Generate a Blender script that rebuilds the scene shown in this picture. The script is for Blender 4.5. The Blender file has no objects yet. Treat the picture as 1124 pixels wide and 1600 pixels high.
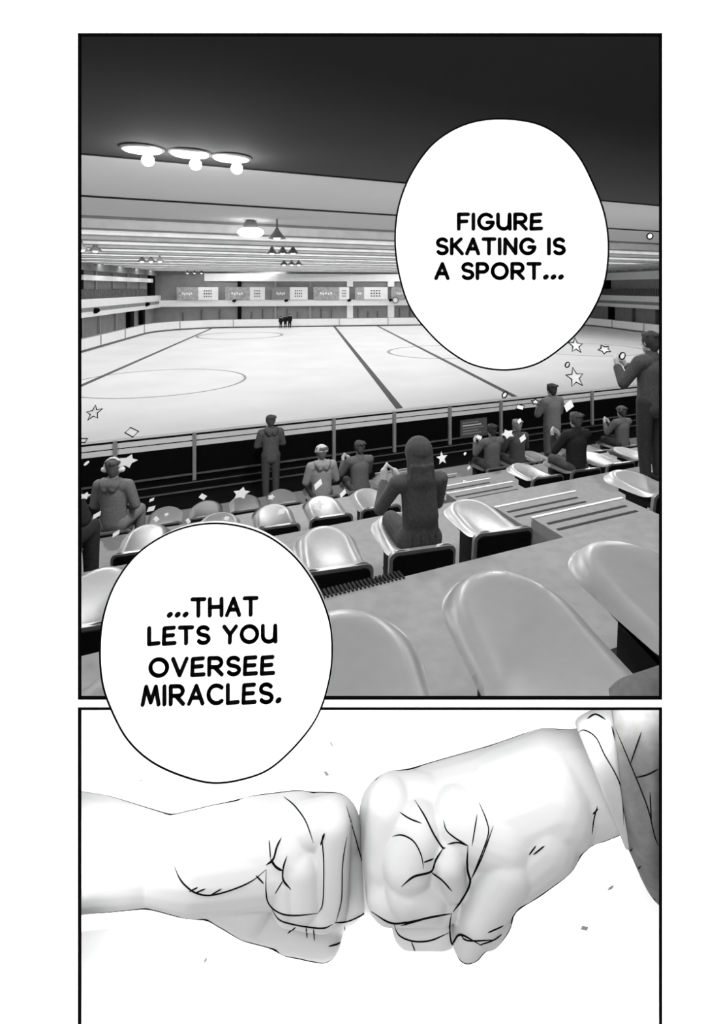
import bpy, bmesh, math, random
from mathutils import Vector, Matrix, noise as mnoise
from mathutils.bvhtree import BVHTree

rnd = random.Random(7)
C = bpy.context.scene.collection
EZ = 5.5                      # eye height over the ice
F, CX, CY = 850.0, 640.0, 450.0   # focal length and principal point of the level camera
PI = math.pi

def P(u, v, Y):
    return Vector(((u - CX) / F * Y, Y, (CY - v) / F * Y + EZ))

SA = math.radians(25)         # the stand's rows run along this heading
RA = math.radians(11)         # the rink's long side runs along this heading
def ST(t, s, z):              # along the row, towards the rink, height under the eye
    return Vector((math.cos(SA)*t - math.sin(SA)*s, math.sin(SA)*t + math.cos(SA)*s, z + EZ))
def RK(a, b, z):
    return Vector((math.cos(RA)*a - math.sin(RA)*b, math.sin(RA)*a + math.cos(RA)*b, z + EZ))

# ---------------------------------------------------------------- materials
def mat(name, g, rough=0.6, spec=0.3, var=0.06, scale=30.0, emit=0.0, bump=0.0):
    m = bpy.data.materials.new(name); m.use_nodes = True
    nt = m.node_tree; b = nt.nodes['Principled BSDF']
    b.inputs['Roughness'].default_value = rough
    b.inputs['Specular IOR Level'].default_value = spec
    tc = nt.nodes.new('ShaderNodeTexCoord')
    n = nt.nodes.new('ShaderNodeTexNoise'); n.inputs['Scale'].default_value = scale
    n.inputs['Detail'].default_value = 3
    r = nt.nodes.new('ShaderNodeValToRGB')
    lo, hi = g*(1-var), min(1, g*(1+var))
    r.color_ramp.elements[0].position = .3; r.color_ramp.elements[1].position = .7
    r.color_ramp.elements[0].color = (lo, lo, lo, 1); r.color_ramp.elements[1].color = (hi, hi, hi, 1)
    nt.links.new(tc.outputs['Object'], n.inputs['Vector'])
    nt.links.new(n.outputs['Fac'], r.inputs['Fac'])
    nt.links.new(r.outputs['Color'], b.inputs['Base Color'])
    if emit:
        b.inputs['Emission Color'].default_value = (1, 1, 1, 1)
        b.inputs['Emission Strength'].default_value = emit
    if bump:
        bp = nt.nodes.new('ShaderNodeBump'); bp.inputs['Strength'].default_value = bump
        bp.inputs['Distance'].default_value = .01
        nt.links.new(n.outputs['Fac'], bp.inputs['Height']); nt.links.new(bp.outputs['Normal'], b.inputs['Normal'])
    return m

M = dict(
    paper=mat('white_paper', .93, .9, .0, .01, 60),
    ink=mat('black_ink', .002, .9, .0, 0),
    ice=mat('ice', .86, .35, .25, .05, .25),
    iceline=mat('ice_line', .10, .6, .1, .2, 4),
    icedot=mat('ice_ring', .33, .6, .1, .2, 4),
    board=mat('board_white', .85, .5, .2, .03, 2),
    kick=mat('kick_strip', .12, .6, .1, .2, 3),
    wallg=mat('arena_wall_grey', .26, .8, .1, .08, 1.2),
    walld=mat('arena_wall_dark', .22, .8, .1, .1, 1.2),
    white=mat('white_paint', .85, .6, .2, .03, 2),
    black=mat('black_paint', .004, .7, .05, .2, 8),
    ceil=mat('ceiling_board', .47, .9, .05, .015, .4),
    ceil_shade=mat('ceiling_board_shaded', .055, .9, .05, .02, .4),  # shade of the near ceiling, put into the board's colour
    beam=mat('beam_paint', .9, .8, .1, .1, 1.5),
    beamd=mat('beam_gap', .28, .8, .1, .1, 1.5),
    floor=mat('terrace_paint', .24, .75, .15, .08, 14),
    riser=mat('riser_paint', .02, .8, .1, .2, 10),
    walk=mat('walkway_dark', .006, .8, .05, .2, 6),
    tread=mat('tread_paint', .22, .75, .15, .08, 14),
    nose=mat('nosing_white', .8, .5, .3, .03, 10),
    seat=mat('seat_plastic', .42, .38, .4, .03, 20),
    seatrim=mat('seat_edge', .22, .4, .4, .03, 20),
    shell=mat('seat_shell_black', .006, .7, .08, .1, 20),
    metal=mat('rail_metal', .30, .4, .5, .08, 20),
    skin=mat('skin_grey', .55, .6, .2, .03, 20),
    hand=mat('fist_skin', .28, .65, .15, .015, 12),
    cuff=mat('cuff_cloth', .28, .9, .0, .04, 60),
    sleeve=mat('sleeve_cloth', .10, .9, .0, .12, 70),
    lamp=mat('lamp_glow', 1, .5, 0, 0, 1, emit=6),
    bulb=mat('bulb_glow', 1, .5, 0, 0, 1, emit=22),
    lampshade=mat('lampshade_metal', .18, .4, .4, .05, 10),
    banner=mat('banner_grey', .38, .7, .1, .25, 3),
    mark=mat('banner_mark', .10, .7, .1, .2, 3),
    confetti=mat('confetti_paper', .95, .6, .1, .01, 20),
)
def paper_through(m):
    nt = m.node_tree; b = nt.nodes['Principled BSDF']; out = [n for n in nt.nodes if n.type == 'OUTPUT_MATERIAL'][0]
    t = nt.nodes.new('ShaderNodeBsdfTranslucent'); t.inputs['Color'].default_value = (.95, .95, .95, 1)
    x = nt.nodes.new('ShaderNodeMixShader'); x.inputs[0].default_value = .5
    nt.links.new(b.outputs[0], x.inputs[1]); nt.links.new(t.outputs[0], x.inputs[2]); nt.links.new(x.outputs[0], out.inputs['Surface'])
paper_through(M['confetti'])
def cloth(g): return mat('cloth_%d' % int(g*1000), g, .9, .05, .15, 40, bump=.2)

# ---------------------------------------------------------------- helpers
def link(name, me, m=None, parent=None, smooth=False):
    o = bpy.data.objects.new(name, me); C.objects.link(o)
    if m is not None and me is not None:
        me.materials.clear(); me.materials.append(m)
    if parent is not None: o.parent = parent
    if smooth and me is not None:
        for p in me.polygons: p.use_smooth = True
    return o
def obj(name, bm, m, parent=None, smooth=False, loc=None, rotz=0):
    me = bpy.data.meshes.new(name)
    bmesh.ops.recalc_face_normals(bm, faces=bm.faces)
    bm.to_mesh(me); bm.free()
    o = link(name, me, m, parent, smooth)
    if loc is not None: o.location = loc
    o.rotation_euler = (0, 0, rotz)
    return o
def tag(o, label, cat, group=None):
    o['label'] = label; o['category'] = cat
    if group: o['group'] = group
    return o
def struct(o): o['kind'] = 'structure'; return o
def empty(name, loc, label, cat, rotz=0, group=None):
    o = bpy.data.objects.new(name, None); C.objects.link(o)
    o.location = loc; o.rotation_euler = (0, 0, rotz); o.empty_display_size = .1
    return tag(o, label, cat, group)
def dup(root, loc, rotz, label, group=None):
    r = root.copy(); C.objects.link(r); r.location = loc; r.rotation_euler = (0, 0, rotz)
    r['label'] = label
    if group: r['group'] = group
    for ch in list(root.children):
        c = ch.copy(); C.objects.link(c); c.parent = r
        for g in list(ch.children):
            d = g.copy(); C.objects.link(d); d.parent = c
    return r

def box(bm, x0, x1, y0, y1, z0, z1, f=None):
    vs = []
    for z in (z0, z1):
        for (x, y) in ((x0, y0), (x1, y0), (x1, y1), (x0, y1)):
            p = Vector((x, y, z)); vs.append(bm.verts.new(f(p) if f else p))
    for q in ((3,2,1,0),(4,5,6,7),(0,1,5,4),(1,2,6,5),(2,3,7,6),(3,0,4,7)):
        bm.faces.new([vs[i] for i in q])
def fST(p): return ST(p.x, p.y, p.z)
def fRK(p): return RK(p.x, p.y, p.z)
def hull(bm, pts):
    t = bmesh.new()
    for p in pts: t.verts.new(p)
    r = bmesh.ops.convex_hull(t, input=t.verts)
    bmesh.ops.delete(t, geom=list({g for g in r['geom_interior'] + r['geom_unused'] if isinstance(g, bmesh.types.BMVert)}), context='VERTS')
    me = bpy.data.meshes.new('tmp'); t.to_mesh(me); t.free()
    bm.from_mesh(me); bpy.data.meshes.remove(me)
_ico = None
def icopts():
    global _ico
    if _ico is None:
        t = bmesh.new(); bmesh.ops.create_icosphere(t, subdivisions=3, radius=1)
        _ico = [v.co.copy() for v in t.verts]; t.free()
    return _ico
def cap(bm, a, b, ra, rb, sa=(1,1,1), sb=None):
    """tapered rounded limb from a to b"""
    sb = sb or sa
    pts = [Vector(a) + Vector((p.x*sa[0], p.y*sa[1], p.z*sa[2]))*ra for p in icopts()]
    pts += [Vector(b) + Vector((p.x*sb[0], p.y*sb[1], p.z*sb[2]))*rb for p in icopts()]
    hull(bm, pts)
def ball(bm, c, r, s=(1,1,1)):
    hull(bm, [Vector(c) + Vector((p.x*s[0], p.y*s[1], p.z*s[2]))*r for p in icopts()])
def chain(bm, pts):
    for (a, ra), (b, rb) in zip(pts[:-1], pts[1:]): cap(bm, a, b, ra, rb)
def remesh(name, bm, voxel, m, parent=None, smooth=4, loc=None, rotz=0):
    me = bpy.data.meshes.new('tmp'); bm.to_mesh(me); bm.free()
    t = bpy.data.objects.new('tmp', me); C.objects.link(t)
    r = t.modifiers.new('r', 'REMESH'); r.mode = 'VOXEL'; r.voxel_size = voxel; r.adaptivity = 0
    s = t.modifiers.new('s', 'SMOOTH'); s.factor = .5; s.iterations = smooth
    dg = bpy.context.evaluated_depsgraph_get()
    out = bpy.data.meshes.new_from_object(t.evaluated_get(dg))
    bpy.data.objects.remove(t); bpy.data.meshes.remove(me)
    out.name = name
    o = link(name, out, m, parent, True)
    if loc is not None: o.location = loc
    o.rotation_euler = (0, 0, rotz)
    return o
def tube(bm, pts, r, n=6, taper=False, closed=False):
    """round tube along a polyline"""
    pts = [Vector(p) for p in pts]; N = len(pts); rings = []
    up0 = Vector((0.13, 0.21, 0.97))
    for i, p in enumerate(pts):
        a = pts[(i-1) % N] if (i > 0 or closed) else p
        b = pts[(i+1) % N] if (i < N-1 or closed) else p
        d = (b - a)
        if d.length < 1e-9: d = Vector((0, 0, 1))
        d.normalize()
        x = d.cross(up0)
        if x.length < 1e-3: x = d.cross(Vector((1, 0, 0)))
        x.normalize(); y = d.cross(x)
        rr = r(i/(N-1)) if callable(r) else r
        if taper:
            q = i/(N-1); rr *= max(.25, min(1, 4*min(q, 1-q)+.25))
        rings.append([bm.verts.new(p + (x*math.cos(k*2*PI/n) + y*math.sin(k*2*PI/n))*rr) for k in range(n)])
    for i in range(N if closed else N-1):
        A, B = rings[i], rings[(i+1) % N]
        for k in range(n): bm.faces.new((A[k], A[(k+1) % n], B[(k+1) % n], B[k]))
    if not closed:
        bm.faces.new(rings[0][::-1]); bm.faces.new(rings[-1])
def prism(bm, pts, off):
    """closed polygon given thickness along off"""
    a = [bm.verts.new(p) for p in pts]; b = [bm.verts.new(Vector(p)+off) for p in pts]
    bm.faces.new(a); bm.faces.new(b[::-1])
    n = len(pts)
    for i in range(n): bm.faces.new((a[i], b[i], b[(i+1) % n], a[(i+1) % n]))
def spline(pts, n=8, closed=False):
    """Catmull-Rom through points (any dimension)"""
    pts = [Vector(p) for p in pts]; N = len(pts); out = []
    for i in range(N if closed else N-1):
        if closed: p0, p1, p2, p3 = pts[(i-1) % N], pts[i], pts[(i+1) % N], pts[(i+2) % N]
        else:
            p1, p2 = pts[i], pts[i+1]
            p0 = pts[i-1] if i else p1*2-p2
            p3 = pts[i+2] if i+2 < N else p2*2-p1
        for k in range(n):
            t = k/n
            out.append(.5*((2*p1) + (p2-p0)*t + (2*p0-5*p1+4*p2-p3)*t*t + (3*p1-p0-3*p2+p3)*t**3))
    if not closed: out.append(pts[-1])
    return out

# ================================================================ the page board
YP = 0.65
kP = YP / F
def frame_mesh(bm, outer, holes, y0, y1):
    """flat board in the plane facing the viewer, cut into strips around stacked holes (pixel rectangles)"""
    u0, v0, u1, v1 = outer
    vs = v0
    def strip(a, b, c, d):
        p, q = P(a, b, YP), P(c, d, YP)
        box(bm, p.x, q.x, y0, y1, q.z, p.z)
    for (a, b, c, d) in holes:
        strip(u0, vs, u1, b); strip(u0, b, a, d); strip(c, b, u1, d)
        vs = d
    strip(u0, vs, u1, v1)
H1 = (124, 54, 1033, 1091); H2 = (124, 1107, 1033, 1690)
page = empty('comic_page', P(562, 1740, YP), 'large white comic page board with two black framed picture openings, one above the other', 'comic page')
bm = bmesh.new(); frame_mesh(bm, (-60, -60, 1184, 1760), [H1, H2], YP, YP+.0015)
o = obj('page_sheet', bm, M['paper'], page); o.matrix_parent_inverse = Matrix.Translation(-page.location)
for (a, b, c, d) in (H1, H2):
    bm = bmesh.new()
    w = 3.8
    for (p, q) in (((a-w/2, b-w/2), (c+w/2, b+w/2)), ((a-w/2, d-w/2), (c+w/2, d+w/2)), ((a-w/2, b), (a+w/2, d)), ((c-w/2, b), (c+w/2, d))):
        x = P(p[0], p[1], YP); y = P(q[0], q[1], YP)
        box(bm, x.x, y.x, YP-.0006, YP+.0018, y.z, x.z)
    o = obj('panel_border', bm, M['ink'], page); o.matrix_parent_inverse = Matrix.Translation(-page.location)
    o['label'] = 'black line around a picture opening'

# stroke lettering ------------------------------------------------
def arc(cx, cy, rx, ry, a0, a1, n=14):
    return [(cx + rx*math.cos(math.radians(a0+(a1-a0)*i/n)), cy + ry*math.sin(math.radians(a0+(a1-a0)*i/n))) for i in range(n+1)]
L = {
 'F': (.62, [[(0,0),(0,1),(.62,1)], [(0,.5),(.52,.52)]]),
 'I': (.02, [[(0,0),(0,1)]]),
 'G': (.92, [arc(.47,.5,.47,.5,42,345)+[(.93,.45),(.55,.45)]]),
 'U': (.78, [[(0,1),(0,.4)]+arc(.37,.37,.37,.37,180,345)+[(.76,1)], [(.76,1),(.78,0)]]),
 'R': (.72, [[(0,0),(0,1),(.4,1)]+arc(.42,.73,.28,.27,90,-90)+[(.05,.46)], [(.3,.46),(.72,0)]]),
 'E': (.64, [[(.62,1),(.04,.97),(0,0),(.66,.03)], [(.03,.5),(.56,.53)]]),
 'S': (.64, [arc(.34,.75,.31,.25,30,230)+[(.36,.5)]+arc(.34,.25,.32,.25,60,-150)]),
 'K': (.68, [[(0,0),(0,1)], [(.62,1),(.04,.45)], [(.2,.58),(.7,0)]]),
 'A': (.78, [[(0,0),(.42,1),(.78,0)], [(.15,.33),(.66,.33)]]),
 'T': (.76, [[(0,1),(.76,1)], [(.38,1),(.38,0)]]),
 'N': (.74, [[(0,0),(.02,1),(.72,.02),(.74,1)]]),
 'P': (.66, [[(0,0),(0,1),(.36,1)]+arc(.38,.72,.28,.28,90,-90)+[(.04,.44)]]),
 'O': (.96, [arc(.48,.5,.48,.5,0,360,24)]),
 'H': (.74, [[(0,0),(0,1)], [(.74,0),(.74,1)], [(0,.5),(.74,.53)]]),
 'L': (.56, [[(0,1),(0,0),(.58,.04)]]),
 'Y': (.72, [[(0,1),(.36,.5),(.72,1)], [(.36,.5),(.34,0)]]),
 'V': (.76, [[(0,1),(.38,0),(.78,1)]]),
 'M': (.92, [[(0,0),(.2,1),(.47,.12),(.76,1),(.92,0)]]),
 'C': (.78, [arc(.46,.5,.46,.5,48,312)]),
 '.': (.16, [[(.03,.06),(.11,.12)]]),
 ' ': (.30, []),
}
def letter_line(bm, txt, u0, u1, vtop, vbot, y, slope=0.0, sw=5.7):
    h = vbot - vtop - sw; gap = .34
    tot = sum(L[c][0] for c in txt) + gap*(len(txt)-1)
    sx = (u1 - u0 - sw) / tot; x = 0
    for c in txt:
        w, strokes = L[c]
        for st in strokes:
            q = [(u0+sw/2+(x+px)*sx, vbot-sw/2-py*h + slope*((x+px)-tot/2)*sx) for px, py in st]
            for (a, b) in zip(q[:-1], q[1:]):
                r = sw/2*(1.25 if c == '.' else 1)
                pts = []
                for (cu, cv) in (a, b):
                    for k in range(12):
                        e = P(cu+r*math.cos(k*PI/6), cv+r*math.sin(k*PI/6), YP)
                        pts += [Vector((e.x, y, e.z)), Vector((e.x, y-.0012, e.z))]
                hull(bm, pts)
        x += w + gap
def balloon(outline, lines, label, wordlabel, slope):
    yb = YP - .010
    pts = spline([(u, v, 0) for u, v in outline], 8, True)
    base = P(sum(p.x for p in pts)/len(pts), max(p.y for p in pts), YP)
    t = empty('speech_balloon', base, label, 'speech balloon', group=None)
    inv = Matrix.Translation(-t.location)
    def at(p): q = P(p.x, p.y, YP); return Vector((q.x, yb, q.z))
    bm = bmesh.new(); prism(bm, [at(p) for p in pts], Vector((0, .006, 0)))
    o = obj('balloon_sheet', bm, M['paper'], t); o.matrix_parent_inverse = inv
    bm = bmesh.new(); tube(bm, [at(p) + Vector((0, -.0004, 0)) for p in pts], 1.35*kP, 8, closed=True)
    o = obj('balloon_outline', bm, M['ink'], t); o.matrix_parent_inverse = inv
    for (txt, u0, u1, v0, v1), wl in zip(lines, wordlabel):
        bm = bmesh.new(); letter_line(bm, txt, u0, u1, v0, v1, yb-.0003, slope)
        o = obj('lettering', bm, M['ink'], t); o.matrix_parent_inverse = inv
        o['label'] = 'black hand lettering ' + wl
    return t
balloon([(618,375),(624,322),(645,270),(680,225),(730,197),(788,190),(848,202),(895,240),(925,295),(942,345),(946,400),(936,455),(907,508),(872,543),(832,568),(785,576),(738,568),(700,546),(668,516),(640,478),(624,428)],
        [('FIGURE',713,845,334,362),('SKATING IS',680,880,372,400),('A SPORT...',678,878,410,438)],
        'white oval speech balloon over the rink, reading FIGURE SKATING IS A SPORT...', ['FIGURE','SKATING IS','A SPORT...'], 0)
balloon([(164,1005),(170,952),(190,900),(227,854),(283,822),(345,812),(408,825),(458,858),(494,905),(515,955),(521,1000),(517,1050),(500,1105),(470,1148),(427,1188),(385,1205),(338,1211),(290,1200),(243,1178),(207,1145),(183,1102),(168,1058)],
        [('...THAT',267,408,925,956),('LETS YOU',237,437,968,998),('OVERSEE',239,433,1016,1047),('MIRACLES.',227,444,1058,1091)],
        'white oval speech balloon over seats and gutter, reading ...THAT LETS YOU OVERSEE MIRACLES.', ['...THAT','LETS YOU','OVERSEE','MIRACLES.'], -.02)

# unseen dark wall, added to keep the front light out of the hall
bm = bmesh.new()
x0, x1, z0, z1 = P(90,0,.68).x, P(1070,0,.68).x, P(0,1745,.68).z, P(0,20,.68).z
box(bm, -30, x0, .665, .69, 0, EZ+3); box(bm, x1, 30, .665, .69, 0, EZ+3)
box(bm, x0, x1, .665, .69, 0, z0); box(bm, x0, x1, .665, .69, z1, EZ+3)
struct(obj('wall_light_block', bm, M['walld']))

# ================================================================ lower picture: white recess and the two fists
bm = bmesh.new()
def NB(u, v, Y): return P(u, v, Y)
yl, yr = .83, .93
A = [P(70,1098,.664), P(1090,1098,.664)]
Bk = [Vector((P(20,0,yl).x, yl, P(0,1098.5,yl).z)), Vector((P(1110,0,yr).x, yr, P(0,1098.5,yr).z))]
zb = P(0,1720,.664).z
pts_top = [A[0], A[1], Bk[1], Bk[0]]
pts_bot = [Vector((p.x, p.y, zb)) for p in pts_top]
def slab(pts, off):
    b = bmesh.new(); prism(b, pts, Vector(off)); return b
struct(obj('wall_niche_top', slab(pts_top, (0, 0, .0012)), M['paper']))
struct(obj('floor_niche', slab(pts_bot, (0, 0, -.01)), M['paper']))
struct(obj('wall_niche_back', slab([Bk[0], Bk[1], pts_bot[2], pts_bot[3]], (0, .006, 0)), M['paper']))
struct(obj('wall_niche_left', slab([A[0], Bk[0], pts_bot[3], pts_bot[0]], (-.006, 0, 0)), M['paper']))
struct(obj('wall_niche_right', slab([A[1], Bk[1], pts_bot[2], pts_bot[1]], (.006, 0, 0)), M['paper']))

Y0 = .745
def H(u, v, d=0): return P(u, v, Y0 + d*Y0/F)
def hr(r, d=0): return r*(Y0 + d*Y0/F)/F
def hcap(bm, a, b, ra, rb, dz=1.0):
    da = a[2] if len(a) > 2 else 0; db = b[2] if len(b) > 2 else 0
    cap(bm, H(a[0], a[1], da), H(b[0], b[1], db), hr(ra, da), hr(rb, db), (1, dz, 1))
def crease_pts(o, px, lift=.0004, n=6):
    bvh = BVHTree.FromPolygons([v.co for v in o.data.vertices], [p.vertices for p in o.data.polygons])
    eye = Vector((0, 0, EZ)); out = []
    for q in spline([(u, v, 0) for u, v in px], n):
        d = (P(q.x, q.y, 1) - eye).normalized()
        hit, nor, idx, dist = bvh.ray_cast(eye, d)
        if hit is not None: out.append(hit + nor*lift)
    return out
def creases(o, lists, conv, r=.9, name='skin_fold'):
    for px in lists:
        rr = r
        if isinstance(px[0], (int, float)): rr = r*px[0]; px = px[1:]
        pts = crease_pts(o, [conv(*p) for p in px])
        if len(pts) > 2:
            bm = bmesh.new(); tube(bm, pts, rr*Y0/F, 6, taper=True)
            obj(name, bm, M['ink'], o)['label'] = 'thin black crease line'
zA = lambda x, y: (120 + x/2.1615, 1090 + y/2.1615)
zB = lambda x, y: (540 + x/2.248, 1090 + y/2.248)

# fist from the left
bm = bmesh.new()
hcap(bm, (20,1320), (127,1331), 70, 67); hcap(bm, (127,1331), (250,1344), 67, 50); hcap(bm, (250,1344), (320,1343), 50, 62)
hcap(bm, (320,1343), (445,1325,15), 62, 65)
hcap(bm, (388,1320,10), (462,1312,10), 57, 57)
hcap(bm, (440,1300,25), (518,1302,25), 46, 47)
hcap(bm, (440,1400,35), (515,1395,35), 48, 48)
hcap(bm, (430,1304,12), (521,1281,-14), 33, 30)          # index, first segment
hcap(bm, (522,1285,-20), (517,1412,-24), 28, 29)          # index, second segment
hcap(bm, (508,1418,-26), (452,1412,-26), 28, 26)          # index, end segment
hcap(bm, (476,1345,-18), (478,1395,-22), 35, 36)          # finger pad
hcap(bm, (448,1368,-26), (452,1400,-30), 27, 26)
hcap(bm, (332,1358,-5), (395,1408,-6), 47, 40)            # base of the thumb
hcap(bm, (395,1414,-4), (455,1442,-2), 37, 29); hcap(bm, (455,1446,-2), (508,1463,0), 31, 27)
hcap(bm, (500,1470,0), (505,1476,0), 20, 17)
hcap(bm, (534,1290,22), (545,1405,22), 27, 28); hcap(bm, (540,1405,30), (560,1420,30), 22, 15)
hcap(bm, (545,1300,62), (552,1395,62), 24, 24)
fistA = remesh('left_fist', bm, .0017, M['hand'], smooth=16)
fistA.name = 'person'
tag(fistA, 'bare forearm and clenched fist reaching in from the left edge of the lower picture', 'person')
creases(fistA, [
    [(330,570),(345,605),(365,632),(400,658),(450,667),(520,650),(590,620),(640,580)],
    [1.6,(692,472),(676,505),(664,545),(640,565)], [1.6,(655,545),(672,570),(697,585)], [1.4,(710,535),(698,575),(698,615),(724,648)],
    [(697,618),(670,662)], [(650,480),(655,545)],
    [(640,580),(640,660),(652,700),(690,728),(740,735),(815,728)], [(836,458),(830,480),(835,560),(832,690),(815,728)],
    [1.5,(838,458),(824,498)], [(912,470),(898,560),(894,680),(875,760)],
    [(660,715),(690,752),(760,770),(830,778),(865,765)], [(775,775),(778,812)], [(800,780),(803,822)], [(740,775),(712,796)],
    [(850,840),(880,832),(902,820)], [(905,770),(905,820)], [(700,335),(740,370),(775,420),(800,490)],
    [(910,365),(940,470),(965,560)], [(605,600),(632,628)], [(380,655),(410,640)], [(400,660),(435,645)], [(450,668),(490,645)],
    [(870,760),(915,755),(960,735),(985,715)]], zA)

# fist from the right
bm = bmesh.new()
hcap(bm, (1130,1205,30), (960,1214,14), 64, 64, .85); hcap(bm, (960,1214,14), (865,1234,5), 64, 76, .9)
hcap(bm, (865,1234,5), (790,1266,5), 76, 79); hcap(bm, (790,1266,10), (668,1287,15), 80, 70)
hcap(bm, (616,1259,5), (668,1262,5), 42, 44); hcap(bm, (610,1258,-8), (608,1330,-14), 37, 41)
hcap(bm, (608,1330,-14), (611,1388,-14), 41, 40)
hcap(bm, (655,1300,-30), (640,1340,-38), 44, 44)
hcap(bm, (612,1388,-28), (690,1393,-36), 41, 37)
hcap(bm, (640,1380,-44), (672,1392,-44), 40, 36)
hcap(bm, (702,1345,-56), (708,1378,-50), 27, 24)            # folded fingertip
hcap(bm, (702,1330,-50), (680,1365,-40), 26, 28)
hcap(bm, (715,1280,-20), (790,1300,-30), 46, 54)
hcap(bm, (845,1287,-18), (797,1346,-34), 64, 49)            # heel of the hand
hcap(bm, (858,1277,-10), (815,1334,-20), 58, 50)
hcap(bm, (795,1345,-48), (750,1425,-54), 44, 35); hcap(bm, (750,1425,-54), (733,1464,-52), 34, 26)
hcap(bm, (733,1464,-50), (730,1472,-46), 25, 22); hcap(bm, (760,1440,-46), (775,1425,-44), 30, 27)
hcap(bm, (640,1443,0), (690,1440,-8), 28, 30); hcap(bm, (664,1466,28), (692,1464,24), 25, 27)
hcap(bm, (605,1270,45), (596,1380,45), 44, 40)
fistB = remesh('right_fist', bm, .0017, M['hand'], smooth=16)
fistB.name = 'person'
tag(fistB, 'larger clenched fist coming from the right in a dark sleeve with light cuff', 'person')
creases(fistB, [
    [1.3,(245,362),(280,420),(310,480),(340,525),(352,528)], [(190,402),(225,425),(268,442)], [(165,487),(200,483),(240,505),(265,550),(275,600)],
    [(345,430),(355,465),(385,492),(432,520)], [(358,515),(395,508),(430,520)], [1.4,(345,528),(318,570),(300,610),(240,628),(197,663)],
    [1.2,(300,612),(340,640),(375,680)], [1.8,(430,522),(428,600),(438,650),(410,705),(378,752)], [(275,578),(310,565)],
    [(470,370),(495,430),(502,480),(470,570),(440,640)], [(520,450),(480,560),(440,640)], [(463,410),(445,520)],
    [1.3,(90,750),(160,790),(230,785),(300,770),(372,758)], [(195,800),(290,772)], [1.3,(372,758),(366,810),(375,865),(405,832),(480,870)],
    [(170,795),(190,835),(240,855),(300,852),(365,825)], [(405,832),(430,852),(520,850)], [(500,825),(555,800)], [(470,868),(520,850),(550,830)],
    [(645,552),(670,520)], [(660,552),(700,520)], [(866,480),(872,430),(885,380)], [(868,410),(888,390)], [(232,856),(245,890)]], zB)

def contours(o, lists):
    """thin ink lines drawn along the outer ridge of the hand"""
    bvh = BVHTree.FromPolygons([v.co for v in o.data.vertices], [p.vertices for p in o.data.polygons])
    eye = Vector((0, 0, EZ))
    for d, px in lists:
        out = []; d = Vector((d[0], d[1], 0)).normalized()
        for q in spline([(u, v, 0) for u, v in px], 6):
            for k in range(-40, 60):
                w = q + d*k*1.0
                hit, nor, idx, dist = bvh.ray_cast(eye, (P(w.x, w.y, 1) - eye).normalized())
                if hit is not None: out.append(hit); break
        sm = out
        for _ in range(2): sm = [sm[0]] + [(sm[i-1]+sm[i]*2+sm[i+1])/4 for i in range(1, len(sm)-1)] + [sm[-1]]
        bm = bmesh.new(); tube(bm, sm, 1.0*Y0/F, 6, taper=True)
        obj('ink_line', bm, M['ink'], o)['label'] = 'thin black drawn line along the edge'
contours(fistA, [((0,1), [(125,1250),(190,1268),(255,1283),(290,1277),(320,1262),(390,1253),(443,1242),(480,1245),(515,1242),(535,1250),(548,1272)]),
    ((0,-1), [(125,1413),(165,1403),(210,1401),(260,1405),(320,1420),(350,1440),(385,1460),(435,1470),(470,1480),(502,1494),(520,1488),(536,1470)])])
contours(fistB, [((0,1), [(580,1216),(600,1209),(660,1208),(750,1190),(850,1165),(902,1145)]),
    ((1,0), [(570,1238),(568,1300),(570,1360),(570,1400),(582,1422)]),
    ((-1,-1), [(930,1318),(915,1340),(885,1370),(830,1410),(795,1432),(783,1452),(765,1482)]),
    ((0,-1), [(714,1478),(722,1496),(735,1502),(750,1498),(762,1488)]),
    ((0,-1), [(935,1302),(955,1298),(972,1296)])])

def loft(bm, rings, n=40, capends=False, wob=0.0):
    """rings: (top px, bottom px, half-depth px, depth px)"""
    R = []
    for i, (tp, bt, hd, d) in enumerate(rings):
        c = ((tp[0]+bt[0])/2, (tp[1]+bt[1])/2); h = ((tp[0]-bt[0])/2, (tp[1]-bt[1])/2); row = []
        for k in range(n):
            a = 2*PI*k/n
            w = 1 + wob*math.sin(3*a+i*1.7)*.5 + wob*math.sin(7*a+i*2.3)*.3
            row.append(bm.verts.new(H(c[0]+h[0]*math.cos(a)*w, c[1]+h[1]*math.cos(a)*w, d + hd*math.sin(a)*w)))
        R.append(row)
    for A_, B_ in zip(R[:-1], R[1:]):
        for k in range(n): bm.faces.new((A_[k], A_[(k+1) % n], B_[(k+1) % n], B_[k]))
def shell(name, rings, m, parent, thick=.003, wob=.0):
    bm = bmesh.new(); loft(bm, rings, 48, wob=wob)
    me = bpy.data.meshes.new('tmp'); bmesh.ops.recalc_face_normals(bm, faces=bm.faces); bm.to_mesh(me); bm.free()
    t = bpy.data.objects.new('tmp', me); C.objects.link(t)
    s = t.modifiers.new('s', 'SUBSURF'); s.levels = 2; s.render_levels = 2
    q = t.modifiers.new('t', 'SOLIDIFY'); q.thickness = thick; q.offset = 0
    out = bpy.data.meshes.new_from_object(t.evaluated_get(bpy.context.evaluated_depsgraph_get()))
    bpy.data.objects.remove(t); bpy.data.meshes.remove(me); out.name = name
    return link(name, out, m, parent, True)
slv = shell('sleeve', [((953,1078),(983,1325),84,8),((965,1066),(998,1362),94,9),((990,1052),(1016,1398),98,10),((1030,1040),(1045,1428),100,12),((1120,1010),(1130,1450),100,12)], M['sleeve'], fistB, wob=.03)
slv['label'] = 'dark grey coat sleeve'
cf = shell('cuff', [((905,1140),(978,1316),72,6),((899,1130),(977,1326),78,6),((905,1120),(985,1328),80,8),((930,1108),(1000,1322),80,10),((970,1090),(1022,1305),74,12)], M['cuff'], fistB, wob=.012)
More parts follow.
